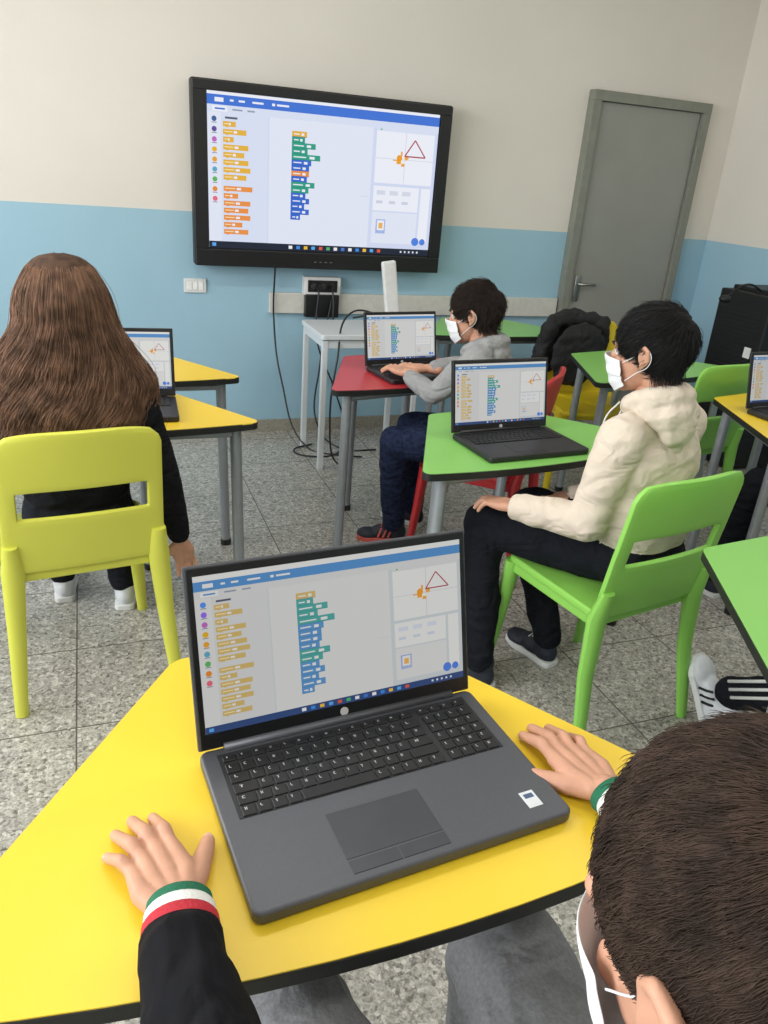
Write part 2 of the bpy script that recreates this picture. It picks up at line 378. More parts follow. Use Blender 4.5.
for i,pts in enumerate([[(.97,4.38,.98),(.97,4.40,.7),(1.0,4.3,.35),(1.1,4.1,.02),(1.25,3.95,.008),(1.38,3.9,.008)],
    [(1.22,4.36,.86),(1.2,4.3,.6),(1.3,4.2,.3),(1.35,4.15,.1),(1.28,4.0,.012),(1.1,3.95,.008),(1.02,4.05,.01),(1.15,4.15,.01)],
    [(1.30,4.36,.86),(1.33,4.25,.6),(1.42,4.1,.75),(1.3,3.95,.78)],
    [(1.30,4.37,.80),(1.22,4.28,.45),(1.2,4.2,.1),(1.3,4.05,.01),(1.5,4.0,.01)],
    [(1.46,3.9,.80),(1.25,3.85,.82),(1.15,3.72,.6),(1.12,3.7,.3),(1.2,3.8,.02),(1.3,3.9,.01)]]):
    bez('cable_%d'%(i+1),pts,.005,blk,g,True)
# ------------------------------------------------------------------ furniture
legm=mat('table_leg_grey',(156,161,165),.35,.35); edgem=mat('table_edge_black',(28,28,26),.5)
YEL=mat('yellow_laminate',(240,204,52),.38,vscale=3,var=.02); GRN=mat('green_laminate',(132,194,96),.35,vscale=3,var=.02)
RED=mat('red_laminate',(186,52,58),.35,vscale=3,var=.02); WHT=mat('white_laminate',(205,210,212),.4,vscale=3,var=.02)
def table(m,x,y,rot,top=.73,edge=None,sl=.145,sy=.21,name='trapezoid_school_table'):
    g=root(name,T(x,y,0)@RZ(rot)); n=14
    P=[(.505,-.225),(.17,.28),(-.17,.28),(-.505,-.225)]
    arc=[(-.505+1.01*k/n, -.225-.055*(1-((k-n/2)/(n/2))**2)) for k in range(1,n)]
    Q=fillet(P+arc,[.035,.04,.04,.035]+[0]*len(arc))
    V,F=slab(Q,top-.024,top-.0015); N=len(Q); mi=[0,1]+[1]*N
    o=mk('tabletop',V,F,[m,edge or edgem],g,mi=mi,mods=[('BEVEL',dict(width=.0015,segments=1,limit_method='ANGLE'))])
    q=[(p[0]*.996,p[1]*.996) for p in Q]; V,F=slab(q,top-.003,top); mk('laminate_surface',V,F,m,g)
    lp=[(-.41,-.19),(.42,-.19),(-sl,sy),(sl,sy)]
    V,F=join([tube([(a*1.03,b*1.03,.02),(a,b,top-.024)],.019,16) for a,b in lp]); mk('legs',V,F,legm,g,smooth=True,mods=[('EDGE_SPLIT',{})])
    V,F=join([cyl((a*1.03,b*1.03,.0125),.022,.025,16) for a,b in lp]); mk('leg_caps',V,F,blk,g)
    fr=[]
    for a,b in ((0,1),(2,3),(0,2),(1,3)): fr.append(tube([(*lp[a],top-.045),(*lp[b],top-.045)],.014,8))
    V,F=join(fr); mk('frame_rails',V,F,legm,g); return g
table(YEL,.25,.77,0,.775,sl=.05)
table(YEL,-.01,2.60,0); table(YEL,.03,3.17,0); table(RED,1.27,3.05,12); table(GRN,1.30,2.15,9)
table(YEL,2.66,2.255,12); table(GRN,1.53,1.02,6,sl=.05,sy=.05); table(GRN,2.48,3.08,12); table(GRN,2.14,4.0,0)
g=root('white_side_table',T(1.33,3.95,0))
V,F=slab(fillet([(-.26,-.21),(.3,-.21),(.3,.21),(-.26,.21)],.02),.705,.73); mk('tabletop',V,F,WHT,g,mods=[BEV])
lp=[(-.235,-.185),(.275,-.185),(-.235,.185),(.275,.185)]
V,F=join([rbox((a,b,.35),(.03,.03,.70),.004) for a,b in lp]+[rbox((.02,-.185,.68),(.5,.02,.04),.002),rbox((-.235,0,.68),(.02,.37,.04),.002),rbox((.275,0,.68),(.02,.37,.04),.002),rbox((.02,.185,.68),(.5,.02,.04),.002)])
mk('legs',V,F,WHT,g)
g=root('document_visualizer',T(1.50,3.92,.73))
V,F=join([rbox((0,0,.01),(.13,.1,.02),.006),rbox((0,0,0),(.075,.035,.33),.012,3,M=T(-.01,0,.185)@RY(-9))]); mk('white_body',V,F,wp,g,smooth=False)
# chairs
YCH=mat('lime_yellow_polypropylene',(214,214,84),.42,vscale=2,var=.02,spec=.4); GCH=mat('green_polypropylene',(142,204,90),.42,vscale=2,var=.02,spec=.4)
RCH=mat('red_polypropylene',(180,38,42),.42,vscale=2,var=.02); YCH2=mat('yellow_polypropylene',(225,198,40),.42,vscale=2,var=.02)
def chair(m,x,y,rot,name='plastic_school_chair'):
    g=root(name,T(x,y,0)@RZ(rot)); w=.21
    V,F=slab(fillet([(-w,-.20),(w,-.20),(w*.98,.21),(-w*.98,.21)],[.03,.03,.06,.06]),.425,.45)
    V=[(a,b,c-(.010*(1-(a/w)**2) if c>.44 else 0)+(-.012 if b>.19 else 0)) for a,b,c in V]
    mk('seat',V,F,m,g,mods=[('BEVEL',dict(width=.008,segments=3,limit_method='ANGLE'))])
    V,F=join([rbox((0,.185,.412),(.36,.018,.035),.006),rbox((-.19,0,.412),(.018,.36,.035),.006),rbox((.19,0,.412),(.018,.36,.035),.006),rbox((0,-.18,.412),(.36,.018,.035),.006)])
    mk('seat_skirt',V,F,m,g)
    L=[]
    for s in (-1,1):
        L.append(tube([(s*.188,.175,.43),(s*.197,.19,.25),(s*.212,.215,0)],[.030,.024,.017],12,.75,ref=Vector((0,1,0))))
        L.append(tube([(s*.195,-.215,.52),(s*.195,-.195,.43),(s*.205,-.205,.25),(s*.222,-.25,0)],[.020,.031,.025,.018],12,.8,ref=Vector((0,1,0))))
    V,F=join(L); mk('legs',V,F,m,g,smooth=True,mods=[('EDGE_SPLIT',{})])
    nx,nz=21,21; V=[];F=[]
    for j in range(nz):
        v=j/(nz-1); z=.430+.415*v
        hw=.212-.006*v
        if v>.9: hw-=.03*((v-.9)/.1)**2
        for i in range(nx):
            u=-1+2*i/(nx-1); 
            zz=z-(.012*abs(u)**4 if v>.5 else 0)*v
            yy=-.192-.055*v-.028*(1-u*u)*(.3+.7*v)
            V.append((u*hw,yy,zz))
    for j in range(nz-1):
        for i in range(nx-1):
            vm=(j+.5)/(nz-1)
            if .40<vm<.59 and 2<=i<nx-3: continue
            F.append([j*nx+i,j*nx+i+1,(j+1)*nx+i+1,(j+1)*nx+i])
    mk('backrest',V,F,m,g,smooth=True,mods=[('SOLIDIFY',dict(thickness=.018,offset=0)),('BEVEL',dict(width=.005,segments=2,limit_method='ANGLE')),('EDGE_SPLIT',{})])
    return g
chair(YCH,-.09,2.27,8); chair(GCH,1.39,1.70,10); chair(RCH,1.47,2.68,48); chair(GCH,2.60,2.86,8); chair(YCH2,2.47,3.42,165)
chair(YCH,.32,.15,0); chair(GCH,1.75,.42,0); chair(YCH,2.62,1.62,5)
jm=mat('black_jacket_fabric',(20,20,23),.8,bump=.4,bscale=60)
g=root('draped_jacket',T(2.46,3.62,0))
J=Vector((.05,0,0.01))
def jv(p): return tuple(Vector(p)+J)
blob('jacket',[('c',0,[(jv((2.24,3.60,.82)),.035),(jv((2.40,3.64,.85)),.045),(jv((2.58,3.60,.82)),.035)]),
  ('e',0,jv((2.40,3.69,.62)),(.19,.045,.22)),('e',0,jv((2.40,3.53,.66)),(.17,.035,.18)),('c',0,[(jv((2.24,3.6,.80)),.045),(jv((2.21,3.62,.6)),.040),(jv((2.22,3.64,.42)),.035)]),
  ('c',0,[(jv((2.57,3.6,.80)),.045),(jv((2.60,3.62,.6)),.040),(jv((2.60,3.64,.42)),.035)])],[jm],g,.01,3,disp=.03,dsize=.05)
# black equipment cabinet right
g=root('audio_equipment_cabinet',T(3.725,3.55,0))
V,F=join([rbox((0,0,.52),(.41,.40,1.0),.012,3),rbox((.02,.02,1.03),(.33,.3,.03),.008,3)]); mk('cabinet_body',V,F,blk2,g)
V,F=join([rbox((0,-.202,.2+.045*i),(.34,.008,.012),.001) for i in range(17)]+[rbox((-.206,0,.60+.025*i),(.006,.3,.006),.001) for i in range(14)]); mk('vent_slats',V,F,mat('dark_grey_plastic',(24,24,26),.5),g)
V,F=join([cyl((a,b,.012),.02,.024,12) for a in(-.17,.17) for b in (-.17,.17)]); mk('feet',V,F,blk2,g)
V,F=rbox((-.209,-.12,.70),(.004,.05,.06),.001); mk('label',V,F,wp,g)
g=root('gooseneck_microphone',T(3.52,3.45,0))
bez('neck',[(3.60,3.50,1.03),(3.46,3.50,1.07),(3.34,3.5,1.0)],.006,blk,g,True)
V,F=ball((3.32,3.49,.99),(.035,.03,.022)); mk('capsule',V,F,blk2,g,world=True,smooth=True)
# ------------------------------------------------------------------ laptops
lg=mat('laptop_dark_silver',(84,85,90),.42,.3,vscale=300,var=.05); lg2=mat('laptop_touchpad',(68,69,74),.35,.3); keym=mat('keycap_black',(17,17,19),.5)
lab=mat('key_legend_white',(190,190,190),.6)
def laptop(x,y,z,rot,w=.36,d=.24,lid=.225,tilt=14,s=.8,detail=False):
    g=root('laptop_computer',T(x,y,z)@RZ(rot)); t=.019
    pm=lg if detail else mat('laptop_black',(34,34,38),.4)
    V,F=slab(fillet([(-w/2,-d/2),(w/2,-d/2),(w/2,d/2),(-w/2,d/2)],.012),.002,t)
    mk('base',V,F,pm,g,mods=[('BEVEL',dict(width=.004,segments=3,limit_method='ANGLE'))])
    V,F=rbox((0,d*.225,t+.0002),(w*.90,d*.44,.0012),.0004); mk('keyboard_well',V,F,keym if not detail else mat('keyboard_well',(34,34,37),.5),g)
    K=[];Lg=[]; rows=6; y0=d*.435; ph=d*.43/rows; kx0=-w*.44; px=w*.88/19.2
    for r in range(rows):
        yy=y0-ph*(r+.5); xx=kx0
        lay=[[1]*14+[.4]+[1]*4,[1]*13+[1.4]+[.4]+[1]*4,[1.4]+[1]*12+[1]+[.4]+[1]*4,[1.7]+[1]*11+[1.7]+[.4]+[1]*4,[1.3]+[1]*10+[1]+[2.1]+[.4]+[1]*4,[1,1,1,1,5.2,1,1,1,1.1,1.1]+[.4]+[1]*4][r]
        tot=sum(lay); sc=19.2/tot*px
        for i,kw in enumerate(lay):
            W=kw*sc
            if kw!=.4:
                hh=ph*(.55 if r==0 else .86)
                K.append(rbox((xx+W/2,yy,t+.0016),(W-.0022,hh,.0022),.0006,1))
                if detail and kw<2:
                    for (a0,a1,b0,b1) in random.choice([[(.28,.33,.02,.3),(.38,.43,.02,.3),(.28,.43,.12,.17)],[(.28,.33,.02,.3),(.28,.42,.02,.07)],[(.28,.42,.25,.3),(.33,.38,.02,.3)],[(.28,.43,.25,.3),(.28,.43,.02,.07),(.28,.33,.02,.3)]]):
                        Lg.append(([(xx+W*a0,yy+hh*b0,t+.0029),(xx+W*a1,yy+hh*b0,t+.0029),(xx+W*a1,yy+hh*b1,t+.0029),(xx+W*a0,yy+hh*b1,t+.0029)],[[0,1,2,3]]))
            xx+=W
    V,F=join(K); mk('keys',V,F,keym,g)
    if Lg: V,F=join(Lg); mk('key_legends',V,F,lab,g)
    V,F=join([rbox((-w*.065,-d*.24,t),(w*.30,d*.27,.0012),.0005),rbox((-w*.065-w*.076,-d*.42,t),(w*.147,d*.07,.0014),.0005),rbox((-w*.065+w*.076,-d*.42,t),(w*.147,d*.07,.0014),.0005)])
    mk('touchpad',V,F,lg2 if detail else mat('touchpad_dark',(28,28,31),.4),g)
    V,F=tube([(-w*.42,d*.485,t+.002),(w*.42,d*.485,t+.002)],.006,12,ref=Vector((0,0,1))); mk('hinge_bar',V,F,lg if detail else blk,g,smooth=True)
    M=T(0,d*.5-.002,t)@RX(-tilt)
    V,F=rbox((0,.004,lid/2),(w,.007,lid),.003,2); mk('lid',V,F,pm,g,M=M)
    V,F=rbox((0,-.0005,lid/2),(w*.985,.003,lid*.98),.001,1); mk('screen_bezel',V,F,blk,g,M=M)
    bz=.009; bb_=.024
    ui(g,M@T(0,-.0024,bb_),w-2*bz-.004,lid-bb_-.013,s,'laptop' if detail else 'lap2',.00025)
    V,F=cyl((0,-.0024,.0125),.006,.0008,20,'Y'); mk('badge',V,F,lab,g,M=M)
    if detail:
        V,F=rbox((w*.40,-d*.36,t+.0002),(.020,.026,.0008),.0002); mk('sticker',V,F,mat('sticker_silver',(215,218,220),.4),g)
        V,F=rbox((w*.40,-d*.34,t+.0007),(.013,.007,.0004),.0001); mk('sticker_print',V,F,mat('sticker_blue',(70,90,120),.4),g)
    V,F=join([cyl((a*w*.42,b*d*.4,.001),.008,.002,10) for a in(-1,1) for b in(-1,1)]); mk('rubber_feet',V,F,blk2,g)
    return g
laptop(.301,.694,.775,5,.408,.260,.247,16,.66,True)
laptop(.06,2.53,.73,-3,tilt=14,s=.8); laptop(1.25,2.93,.73,8,.35,.24,.22,12,.75); laptop(1.25,2.03,.73,5,.37,.24,.23,12,.70); laptop(2.585,2.16,.73,4,.36,.24,.22,12,.6)
# ------------------------------------------------------------------ people
skin=mat('skin',(200,150,124),.5,vscale=40,var=.08,bump=.06,bscale=400,bdist=.004,spec=.35)
maskm=mat('surgical_mask_white',(228,230,233),.8,vscale=90,var=.02,bump=.1,bscale=300,bdist=.002)
eyew=mat('eye_white',(235,232,228),.2); eyed=mat('eye_dark',(30,20,15),.15); lipm=mat('lips',(180,100,95),.5); nailm=mat('nail',(222,178,160),.3)
HC=np.array((0,-.012,.028)); HR=np.array((.077,.096,.088))
def hairline(q,low=0.):
    x,y,z=q[...,0],q[...,1],q[...,2]
    th=np.interp(y,[-.12,-.05,-.02,.0,.02,.045,.06,.10],[-.060,-.056,-.035,.008,-.006,.008,.035,.045])
    return z>th
def head(g,M,hm,style='short',N=5000,L=.035,hr=.0007,mask=True,sk=None,vox=.004,lift=.25,jit=.14,fade=.6,nape=None,whorl=(.012,-.075,.075),loop=.0011):
    sk=sk or skin
    P=[('e',0,(0,-.012,.028),(.072,.090,.083)),('e',0,(0,.03,-.02),(.060,.060,.075)),('e',0,(0,.045,-.055),(.046,.045,.045)),('e',0,(0,.068,-.085),(.022,.02,.017)),
       ('c',0,[((0,.086,.015),.009),((0,.102,-.018),.012)]),('e',0,(-.011,.096,-.022),(.009,.010,.008)),('e',0,(.011,.096,-.022),(.009,.010,.008)),
       ('c',0,[((-.045,.068,.022),.010),((-.02,.083,.024),.009),((.02,.083,.024),.009),((.045,.068,.022),.010)]),
       ('e',0,(-.034,.066,-.022),(.019,.017,.017)),('e',0,(.034,.066,-.022),(.019,.017,.017)),('c',0,[((0,-.02,-.05),.046),((0,-.03,-.11),.044)])]
    for s in (-1,1):
        rm=(Matrix.Rotation(s*R(-22),3,'Z'))
        P+=[('e',0,(s*.076,-.012,-.004),(.006,.017,.026),rm),('c',0,[((s*.079,-.024,-.014),.0042),((s*.085,-.027,.008),.0050),((s*.083,-.015,.021),.0046),((s*.078,0,.014),.004)]),('e',0,(s*.074,-.004,-.028),(.006,.008,.008))]
    blob('head_skin',P,[sk],g,vox,3,M=M)
    V,F=join([ball((s*.030,.073,.004),.0115) for s in(-1,1)]); mk('eyes',V,F,eyew,g,True,True,M=M)
    V,F=join([ball((s*.030,.0805,.004),(.0055,.0045,.0055)) for s in(-1,1)]); mk('irises',V,F,eyed,g,True,True,M=M)
    V,F=join([tube([(s*.045,.078,.022),(s*.03,.090,.028),(s*.014,.092,.025)],[.002,.0035,.003],8) for s in(-1,1)]); mk('eyebrows',V,F,hm,g,True,M=M)
    V,F=join([tube([(-.022,.083,-.052),(0,.093,-.050),(.022,.083,-.052)],[.002,.005,.002],8)]); mk('mouth',V,F,lipm,g,True,M=M)
    if mask:
        V=[];F=[];nu,nv=21,13
        for j in range(nv):
            v=j/(nv-1); z=.000-.104*v
            for i in range(nu):
                u=-1+2*i/(nu-1); th=R(74)*u
                zz=z+(-.014*abs(u)**1.5 if v<.5 else .024*abs(u)**1.5*(v-.5)*2)
                rx=.067-.016*max(0,v-.4); ry=.086-.012*v-.050*max(0,v-.72); nose=.008*math.exp(-(u/.22)**2)*math.exp(-((v-.2)/.3)**2)
                V.append((rx*math.sin(th),.030+ry*math.cos(th)+nose+.0018*math.sin(v*math.pi*6),zz))
        for j in range(nv-1):
            for i in range(nu-1): F.append([j*nu+i,j*nu+i+1,(j+1)*nu+i+1,(j+1)*nu+i])
        mk('face_mask',V,F,maskm,g,True,True,M=M,mods=[('SOLIDIFY',dict(thickness=.002,offset=1)),('SUBSURF',dict(levels=1,render_levels=1))])
        for s in (-1,1):
            pts=[(s*.063,.050,-.020),(s*.0695,.02,-.006),(s*.0765,-.006,.012),(s*.083,-.022,.014),(s*.084,-.032,.0),(s*.079,-.024,-.025),(s*.067,.012,-.045),(s*.059,.044,-.066)]
            bez('ear_loop_%d'%(1 if s<0 else 2),[M@Vector(p) for p in pts],loop,maskm,g,True)
    bm=bmesh.new(); bmesh.ops.create_uvsphere(bm,u_segments=64,v_segments=48,radius=1)
    for v in bm.verts: v.co=Vector(HC)+Vector((v.co.x*HR[0],v.co.y*HR[1],v.co.z*HR[2]))
    dl=[v for v in bm.verts if not bool(hairline(np.array(v.co)-np.array((0,0,.004))))]
    bmesh.ops.delete(bm,geom=dl,context='VERTS'); V,F=bmout(bm)
    mk('hair_cap',V,F,hm,g,True,True,M=M)
    if style=='short':
        n=rng.normal(size=(int(N*2.4),3)); n/=np.linalg.norm(n,axis=1,keepdims=True); p=HC+n*HR
        k=hairline(p+rng.normal(size=p.shape)*.003); n=n[k][:N]; p=p[k][:N]; N=len(n)
        crown=np.array(whorl); S=6; out=[p-n*.002]; d=p-crown
        d+=np.stack([.012*np.sin(p[:,1]*60+p[:,2]*40),.010*np.sin(p[:,0]*70),0*p[:,0]],1)
        d-=(d*n).sum(1,keepdims=True)*n; d/=np.linalg.norm(d,axis=1,keepdims=True)+1e-6
        ln=L*(.6+.6*rng.random(N)); back=np.clip((-.01-p[:,2])/.05,0,1)*(p[:,1]<-.03); side=np.clip((.03-p[:,2])/.06,0,1)*(p[:,1]>=-.03)
        nf=fade if nape is None else nape
        ln*=1-nf*back; ln*=1-fade*side
        ln*=1-.35*np.clip((p[:,1]-.04)/.04,0,1)
        jt=rng.normal(size=(N,3))*jit
        # tuft-scale direction shared by neighbouring hairs
        jt+=np.stack([np.sin(p[:,0]*310+p[:,1]*170),np.sin(p[:,1]*290-p[:,2]*210),np.sin(p[:,2]*260+p[:,0]*190)],1)*jit*.9
        q=p.copy(); lf=lift*(.5+1.0*rng.random(N))
        for s_ in range(1,S):
            nn=(q-HC)/HR**2; nn/=np.linalg.norm(nn,axis=1,keepdims=True)
            dd=d-(d*nn).sum(1,keepdims=True)*nn; dd/=np.linalg.norm(dd,axis=1,keepdims=True)+1e-6
            low=np.clip((-.03-q[:,2])/.03,0,1)[:,None]*(q[:,1:2]<-.02); dd=dd*(1-low)+np.array((0,-.1,-1.))*low
            st=dd+nn*(lf*(1-.35*s_))[:,None]*1.4+jt; st/=np.linalg.norm(st,axis=1,keepdims=True)
            q=q+st*(ln/(S-1))[:,None]; e=np.linalg.norm((q-HC)/HR,axis=1); f=np.where(e<1.025,1.025/e,1.); q=HC+(q-HC)*f[:,None]
            out.append(q.copy())
        strands('hair',np.stack(out,1),[hr,hr,hr,hr*.8,hr*.6,hr*.25],hm,g,M=M)
def hand(g,M,side,sk=None,vox=.003,tips=None,curl=0,nails=False):
    """local: origin wrist, +y fingers, z up (back of hand). side=+1: thumb at +x (left hand palm-down)"""
    s=side; sk=sk or skin
    tips=tips or [(.024,.140),(.002,.148),(-.021,.138),(-.039,.112)]; th=(.064,.074)
    mcp=[(.023,.074),(.007,.078),(-.010,.074),(-.025,.064)]; rr=[.0086,.0088,.0083,.0073]
    P=[('c',0,[((0,-.045,.024),.021),((0,0,.022),.020)])]; NL=[]
    for (tx,ty),(mx,my),r in zip(tips,mcp,rr):
        P.append(('c',0,[((s*mx*.55,.008,.020),.014),((s*mx,my*.55,.021),.0130),((s*mx,my,.021),r*1.25)]))
        dx,dy=tx-mx,ty-my; c=curl
        a=(mx+dx*.42,my+dy*.42*(1-.2*c),.025-.004*c); b=(mx+dx*.73,my+dy*.73*(1-.45*c),.016-.018*c); e=(tx,my+dy*(1-.75*c),.0085-.028*c)
        P.append(('c',0,[((s*mx,my,.022),r*1.15),((s*(mx+dx*.2),my+dy*.2,.0225),r*.96),((s*a[0],a[1],a[2]),r*1.04),((s*b[0],b[1],b[2]),r*.90),((s*e[0],e[1],e[2]),r*.8)]))
        NL.append((Vector((s*e[0],e[1]-.001,e[2]+r*.62)),math.atan2(-s*dx,dy)))
    P.append(('c',0,[((s*.012,.012,.018),.015),((s*.034,.034,.015),.0135),((s*.052,.056,.013),.0105),((s*th[0],th[1],.010),.0085)]))
    blob('hand',P,[sk],g,vox,2,M=M)
    if nails:
        pc=[]
        for c,a in NL: pc.append(ball(c,(.0048,.0060,.0014),Matrix.Rotation(a,3,'Z')@Matrix.Rotation(R(-22),3,'X'),2))
        pc.append(ball((s*th[0],th[1],.0165),(.0052,.0062,.0014),Matrix.Rotation(-s*R(38),3,'Z'),2))
        V,F=join(pc); mk('nails',V,F,nailm,g,True,True,M=M)
def shoe(g,loc,yaw,upper,sole,pitch=0,L=.225,accent=None):
    M=T(*loc)@RZ(yaw)@RX(pitch)
    parts=[('e',0,(0,-.005,.045),(.034,.045,.045)),('e',0,(0,.05,.04),(.037,.06,.036)),('e',0,(0,.115,.028),(.041,.055,.027)),('c',0,[((0,0,.05),.036),((0,-.005,.095),.037)])]
    o=blob('shoe',parts,[upper,sole],g,.005,3,M=None)
    me=o.data
    for v in me.vertices:
        if v.co.z<.006: v.co.z=.006
    for p in me.polygons:
        if p.center.z<.02: p.material_index=1
    me.transform(M)
    Q=fillet([(-.034,-.05),(.034,-.05),(.036,.04),(.045,.11),(.030,.168),(-.025,.168),(-.043,.11),(-.036,.04)],.02,4)
    V,F=slab(Q,0,.022); mk('shoe_sole',V,F,sole,g,True,M=M,mods=[('BEVEL',dict(width=.004,segments=2,limit_method='ANGLE'))])
    V,F=join([tube([(-.02,.045+.016*i,.078-.009*i),(0,.045+.016*i,.084-.010*i),(.02,.045+.016*i,.078-.009*i)],.003,6,ref=Vector((0,0,1))) for i in range(4)]); mk('laces',V,F,sole,g,True,M=M)
    if accent:
        V,F=join([tube([(s*.037,.03+.022*i,.028),(s*.034,.022+.022*i,.05),(s*.024,.015+.022*i,.066)],.0045,6) for s in(-1,1) for i in range(3)]); mk('side_stripes',V,F,accent,g,True,M=M)
def person(name,yaw,pel,chest,neck,hd,sh,el,wr,hip,kn,an,top,pants,sk,extra=(),ar=(.052,.042,.033),lr=(.082,.064,.048),disp=.012,bw=1.,vox=.009,dsize=.08):
    g=root(name,T(pel[0],pel[1],0)); rm=Matrix.Rotation(R(yaw),3,'Z'); P=[]
    pel,chest,neck=Vector(pel),Vector(chest),Vector(neck); mid=(pel+chest)/2
    P+=[('e',1,pel+Vector((0,0,-.01)),(.155*bw,.115,.10),rm),('e',0,mid,(.140*bw,.102,.14),rm),('e',0,chest,(.150*bw,.100,.16),rm),('e',0,(pel+mid)/2+Vector((0,0,.02)),(.150*bw,.112,.09),rm)]
    P.append(('c',0,[(sh[0],.058),(tuple((Vector(sh[0])+Vector(sh[1]))/2+Vector((0,0,.02))),.066),(sh[1],.058)]))
    P.append(('c',0,[(tuple(neck+Vector((0,0,-.06))),.062),(tuple(neck),.050)]))
    hv=Vector(hd); P.append(('c',2,[(tuple(neck),.043),(tuple(neck*.35+hv*.65),.042)]))
    for i in (0,1):
        P.append(('c',0,[(sh[i],ar[0]+.006),(tuple((Vector(sh[i])*.5+Vector(el[i])*.5)),ar[0]),(el[i],ar[1]),(wr[i],ar[2])]))
        P.append(('c',1,[(hip[i],lr[0]),(tuple((Vector(hip[i])*.5+Vector(kn[i])*.5)),lr[0]*.95),(kn[i],lr[1]),(tuple(Vector(kn[i])*.6+Vector(an[i])*.4),lr[1]*.95),(an[i],lr[2])]))
    P+=list(extra)
    blob('clothed_body',P,[top,pants,sk],g,vox,3,disp=disp,dsize=dsize)
    return g
def Hm(loc,yaw,pitch=0,roll=0,s=1.): return T(*loc)@RZ(yaw)@RX(pitch)@RY(roll)@Matrix.Scale(s,4)
def aim(wr,el,extra_roll=0,off=.03):
    w=Vector(wr); d=(w-Vector(el)).normalized(); up=Vector((0,0,1)); 
    if abs(d.z)>.9: up=Vector((1,0,0))
    x=d.cross(up).normalized(); z=x.cross(d); m=Matrix((x,d,z)).transposed().to_4x4()
    return T(*(w+d*off))@m@RY(extra_roll)@T(0,0,-.02)
darkbrown=mat('hair_dark_brown',(62,48,40),.7,vscale=45,var=.4,spec=.22); black_h=mat('hair_black',(20,18,19),.55,vscale=60,var=.3,spec=.35); brown2=mat('hair_brown',(44,33,28),.6,vscale=60,var=.3,spec=.3)
gh=mat('hair_long_brown',(128,97,77),.62,vscale=26,var=.45,spec=.28)
blackc=mat('black_cotton',(22,22,26),.9,bump=.2,bscale=90,bdist=.004,spec=.15,fold=.6); beige=mat('cream_fleece',(214,200,183),.95,bump=.2,bscale=420,bdist=.002,var=.03,spec=.05,fold=.42); greyc=mat('grey_fleece',(150,150,150),.95,bump=.2,bscale=420,bdist=.002,spec=.05,fold=.5)
lining=mat('hood_lining_grey',(176,168,158),.95,bump=.2,bscale=420,bdist=.002,spec=.05)
greyp=mat('grey_sweatpants',(142,142,144),.95,bump=.3,bscale=260,var=.14,vscale=180,bdist=.004,spec=.1,fold=.5); denim=mat('navy_denim',(34,42,66),.9,bump=.3,bscale=150,var=.5,vscale=60,bdist=.004,spec=.15,fold=.6); blkp=mat('black_trousers',(24,26,32),.9,bump=.2,bscale=90,bdist=.004,spec=.15,fold=.6)
wsole=mat('white_rubber',(222,222,220),.5); wup=mat('white_leather',(215,217,221),.45); bup=mat('dark_shoe_mesh',(32,36,48),.6,bump=.3,bscale=300,bdist=.003); orsole=mat('coral_sole',(206,92,80),.5)
# -- foreground boy
hd=(.308,.182,1.138)
sh=[(.160,.13,.945),(.460,.13,.945)]; el=[(.055,.33,.83),(.575,.35,.84)]; wr=[(.033,.508,.812),(.583,.520,.812)]
g=person('seated_boy',0,(.32,.12,.545),(.315,.12,.80),(.31,.11,.98),hd,sh,el,wr,[(.25,.16,.525),(.39,.16,.525)],[(.165,.60,.515),(.475,.60,.515)],[(.19,.46,.10),(.45,.46,.10)],blackc,greyp,skin,
   extra=[('c',0,[((.255,.12,1.0),.022),((.275,.07,1.005),.022),((.345,.07,1.005),.022),((.365,.12,1.0),.022)])],ar=(.058,.052,.042),lr=(.095,.086,.06),vox=.008,disp=.016,dsize=.06)
head(g,Hm(hd,4,-27,0,1.05),darkbrown,'short',N=60000,L=.019,hr=.00034,vox=.003,lift=.26,jit=.13,fade=.75,loop=.0008)
hand(g,T(.038,.578,.775)@RZ(16),1,nails=True,vox=.0020)
hand(g,T(.572,.600,.775)@RZ(8),-1,nails=True,vox=.0020)
cw=mat('cuff_white',(230,230,226),.8,bump=.3,bscale=300); cr_=mat('cuff_red',(186,40,54),.8,bump=.3,bscale=300); cg=mat('cuff_green',(24,104,74),.8,bump=.3,bscale=300)
for i,(a,b) in enumerate([((.0335,.500,.812),(.039,.585,.798)),((.583,.505,.812),(.574,.592,.798))]):
    a=Vector(a); b=Vector(b)
    for j,(mm,t0,t1) in enumerate(((blackc,0,.48),(cr_,.48,.66),(cw,.66,.84),(cg,.84,1.0))):
        p0=a+(b-a)*t0; p1=a+(b-a)*t1; r=.0405-.0022*j
        V,F=tube([p0-(b-a)*.02,p0+(p1-p0)*.15,p0+(p1-p0)*.85,p1+(b-a)*.015],[r-.0015,r,r-.0006,r-.0025],32,.72,ref=Vector((0,0,1))); mk('cuff_%d_%d'%(i,j),V,F,mm,g,True,True)
shoe(g,(.19,.48,0),5,wup,wsole); shoe(g,(.45,.48,0),-5,wup,wsole)
# -- boy in cream hoodie
hd=(1.375,1.655,1.118)
sh=[(1.295,1.60,.905),(1.565,1.69,.905)]; el=[(1.235,1.60,.66),(1.64,1.80,.66)]; wr=[(1.13,1.76,.640),(1.42,1.90,.60)]
r22=Matrix.Rotation(R(18),3,'Z')
g=person('seated_boy',18,(1.45,1.62,.545),(1.445,1.63,.80),(1.40,1.640,.985),hd,sh,el,wr,[(1.37,1.63,.525),(1.49,1.68,.525)],[(1.10,1.93,.52),(1.32,2.04,.52)],[(1.08,1.80,.10),(1.37,1.87,.10)],beige,blkp,skin,
   extra=[('e',0,(1.44,1.63,.68),(.168,.125,.16),r22)],
   ar=(.060,.054,.042),disp=.018,bw=1.1)
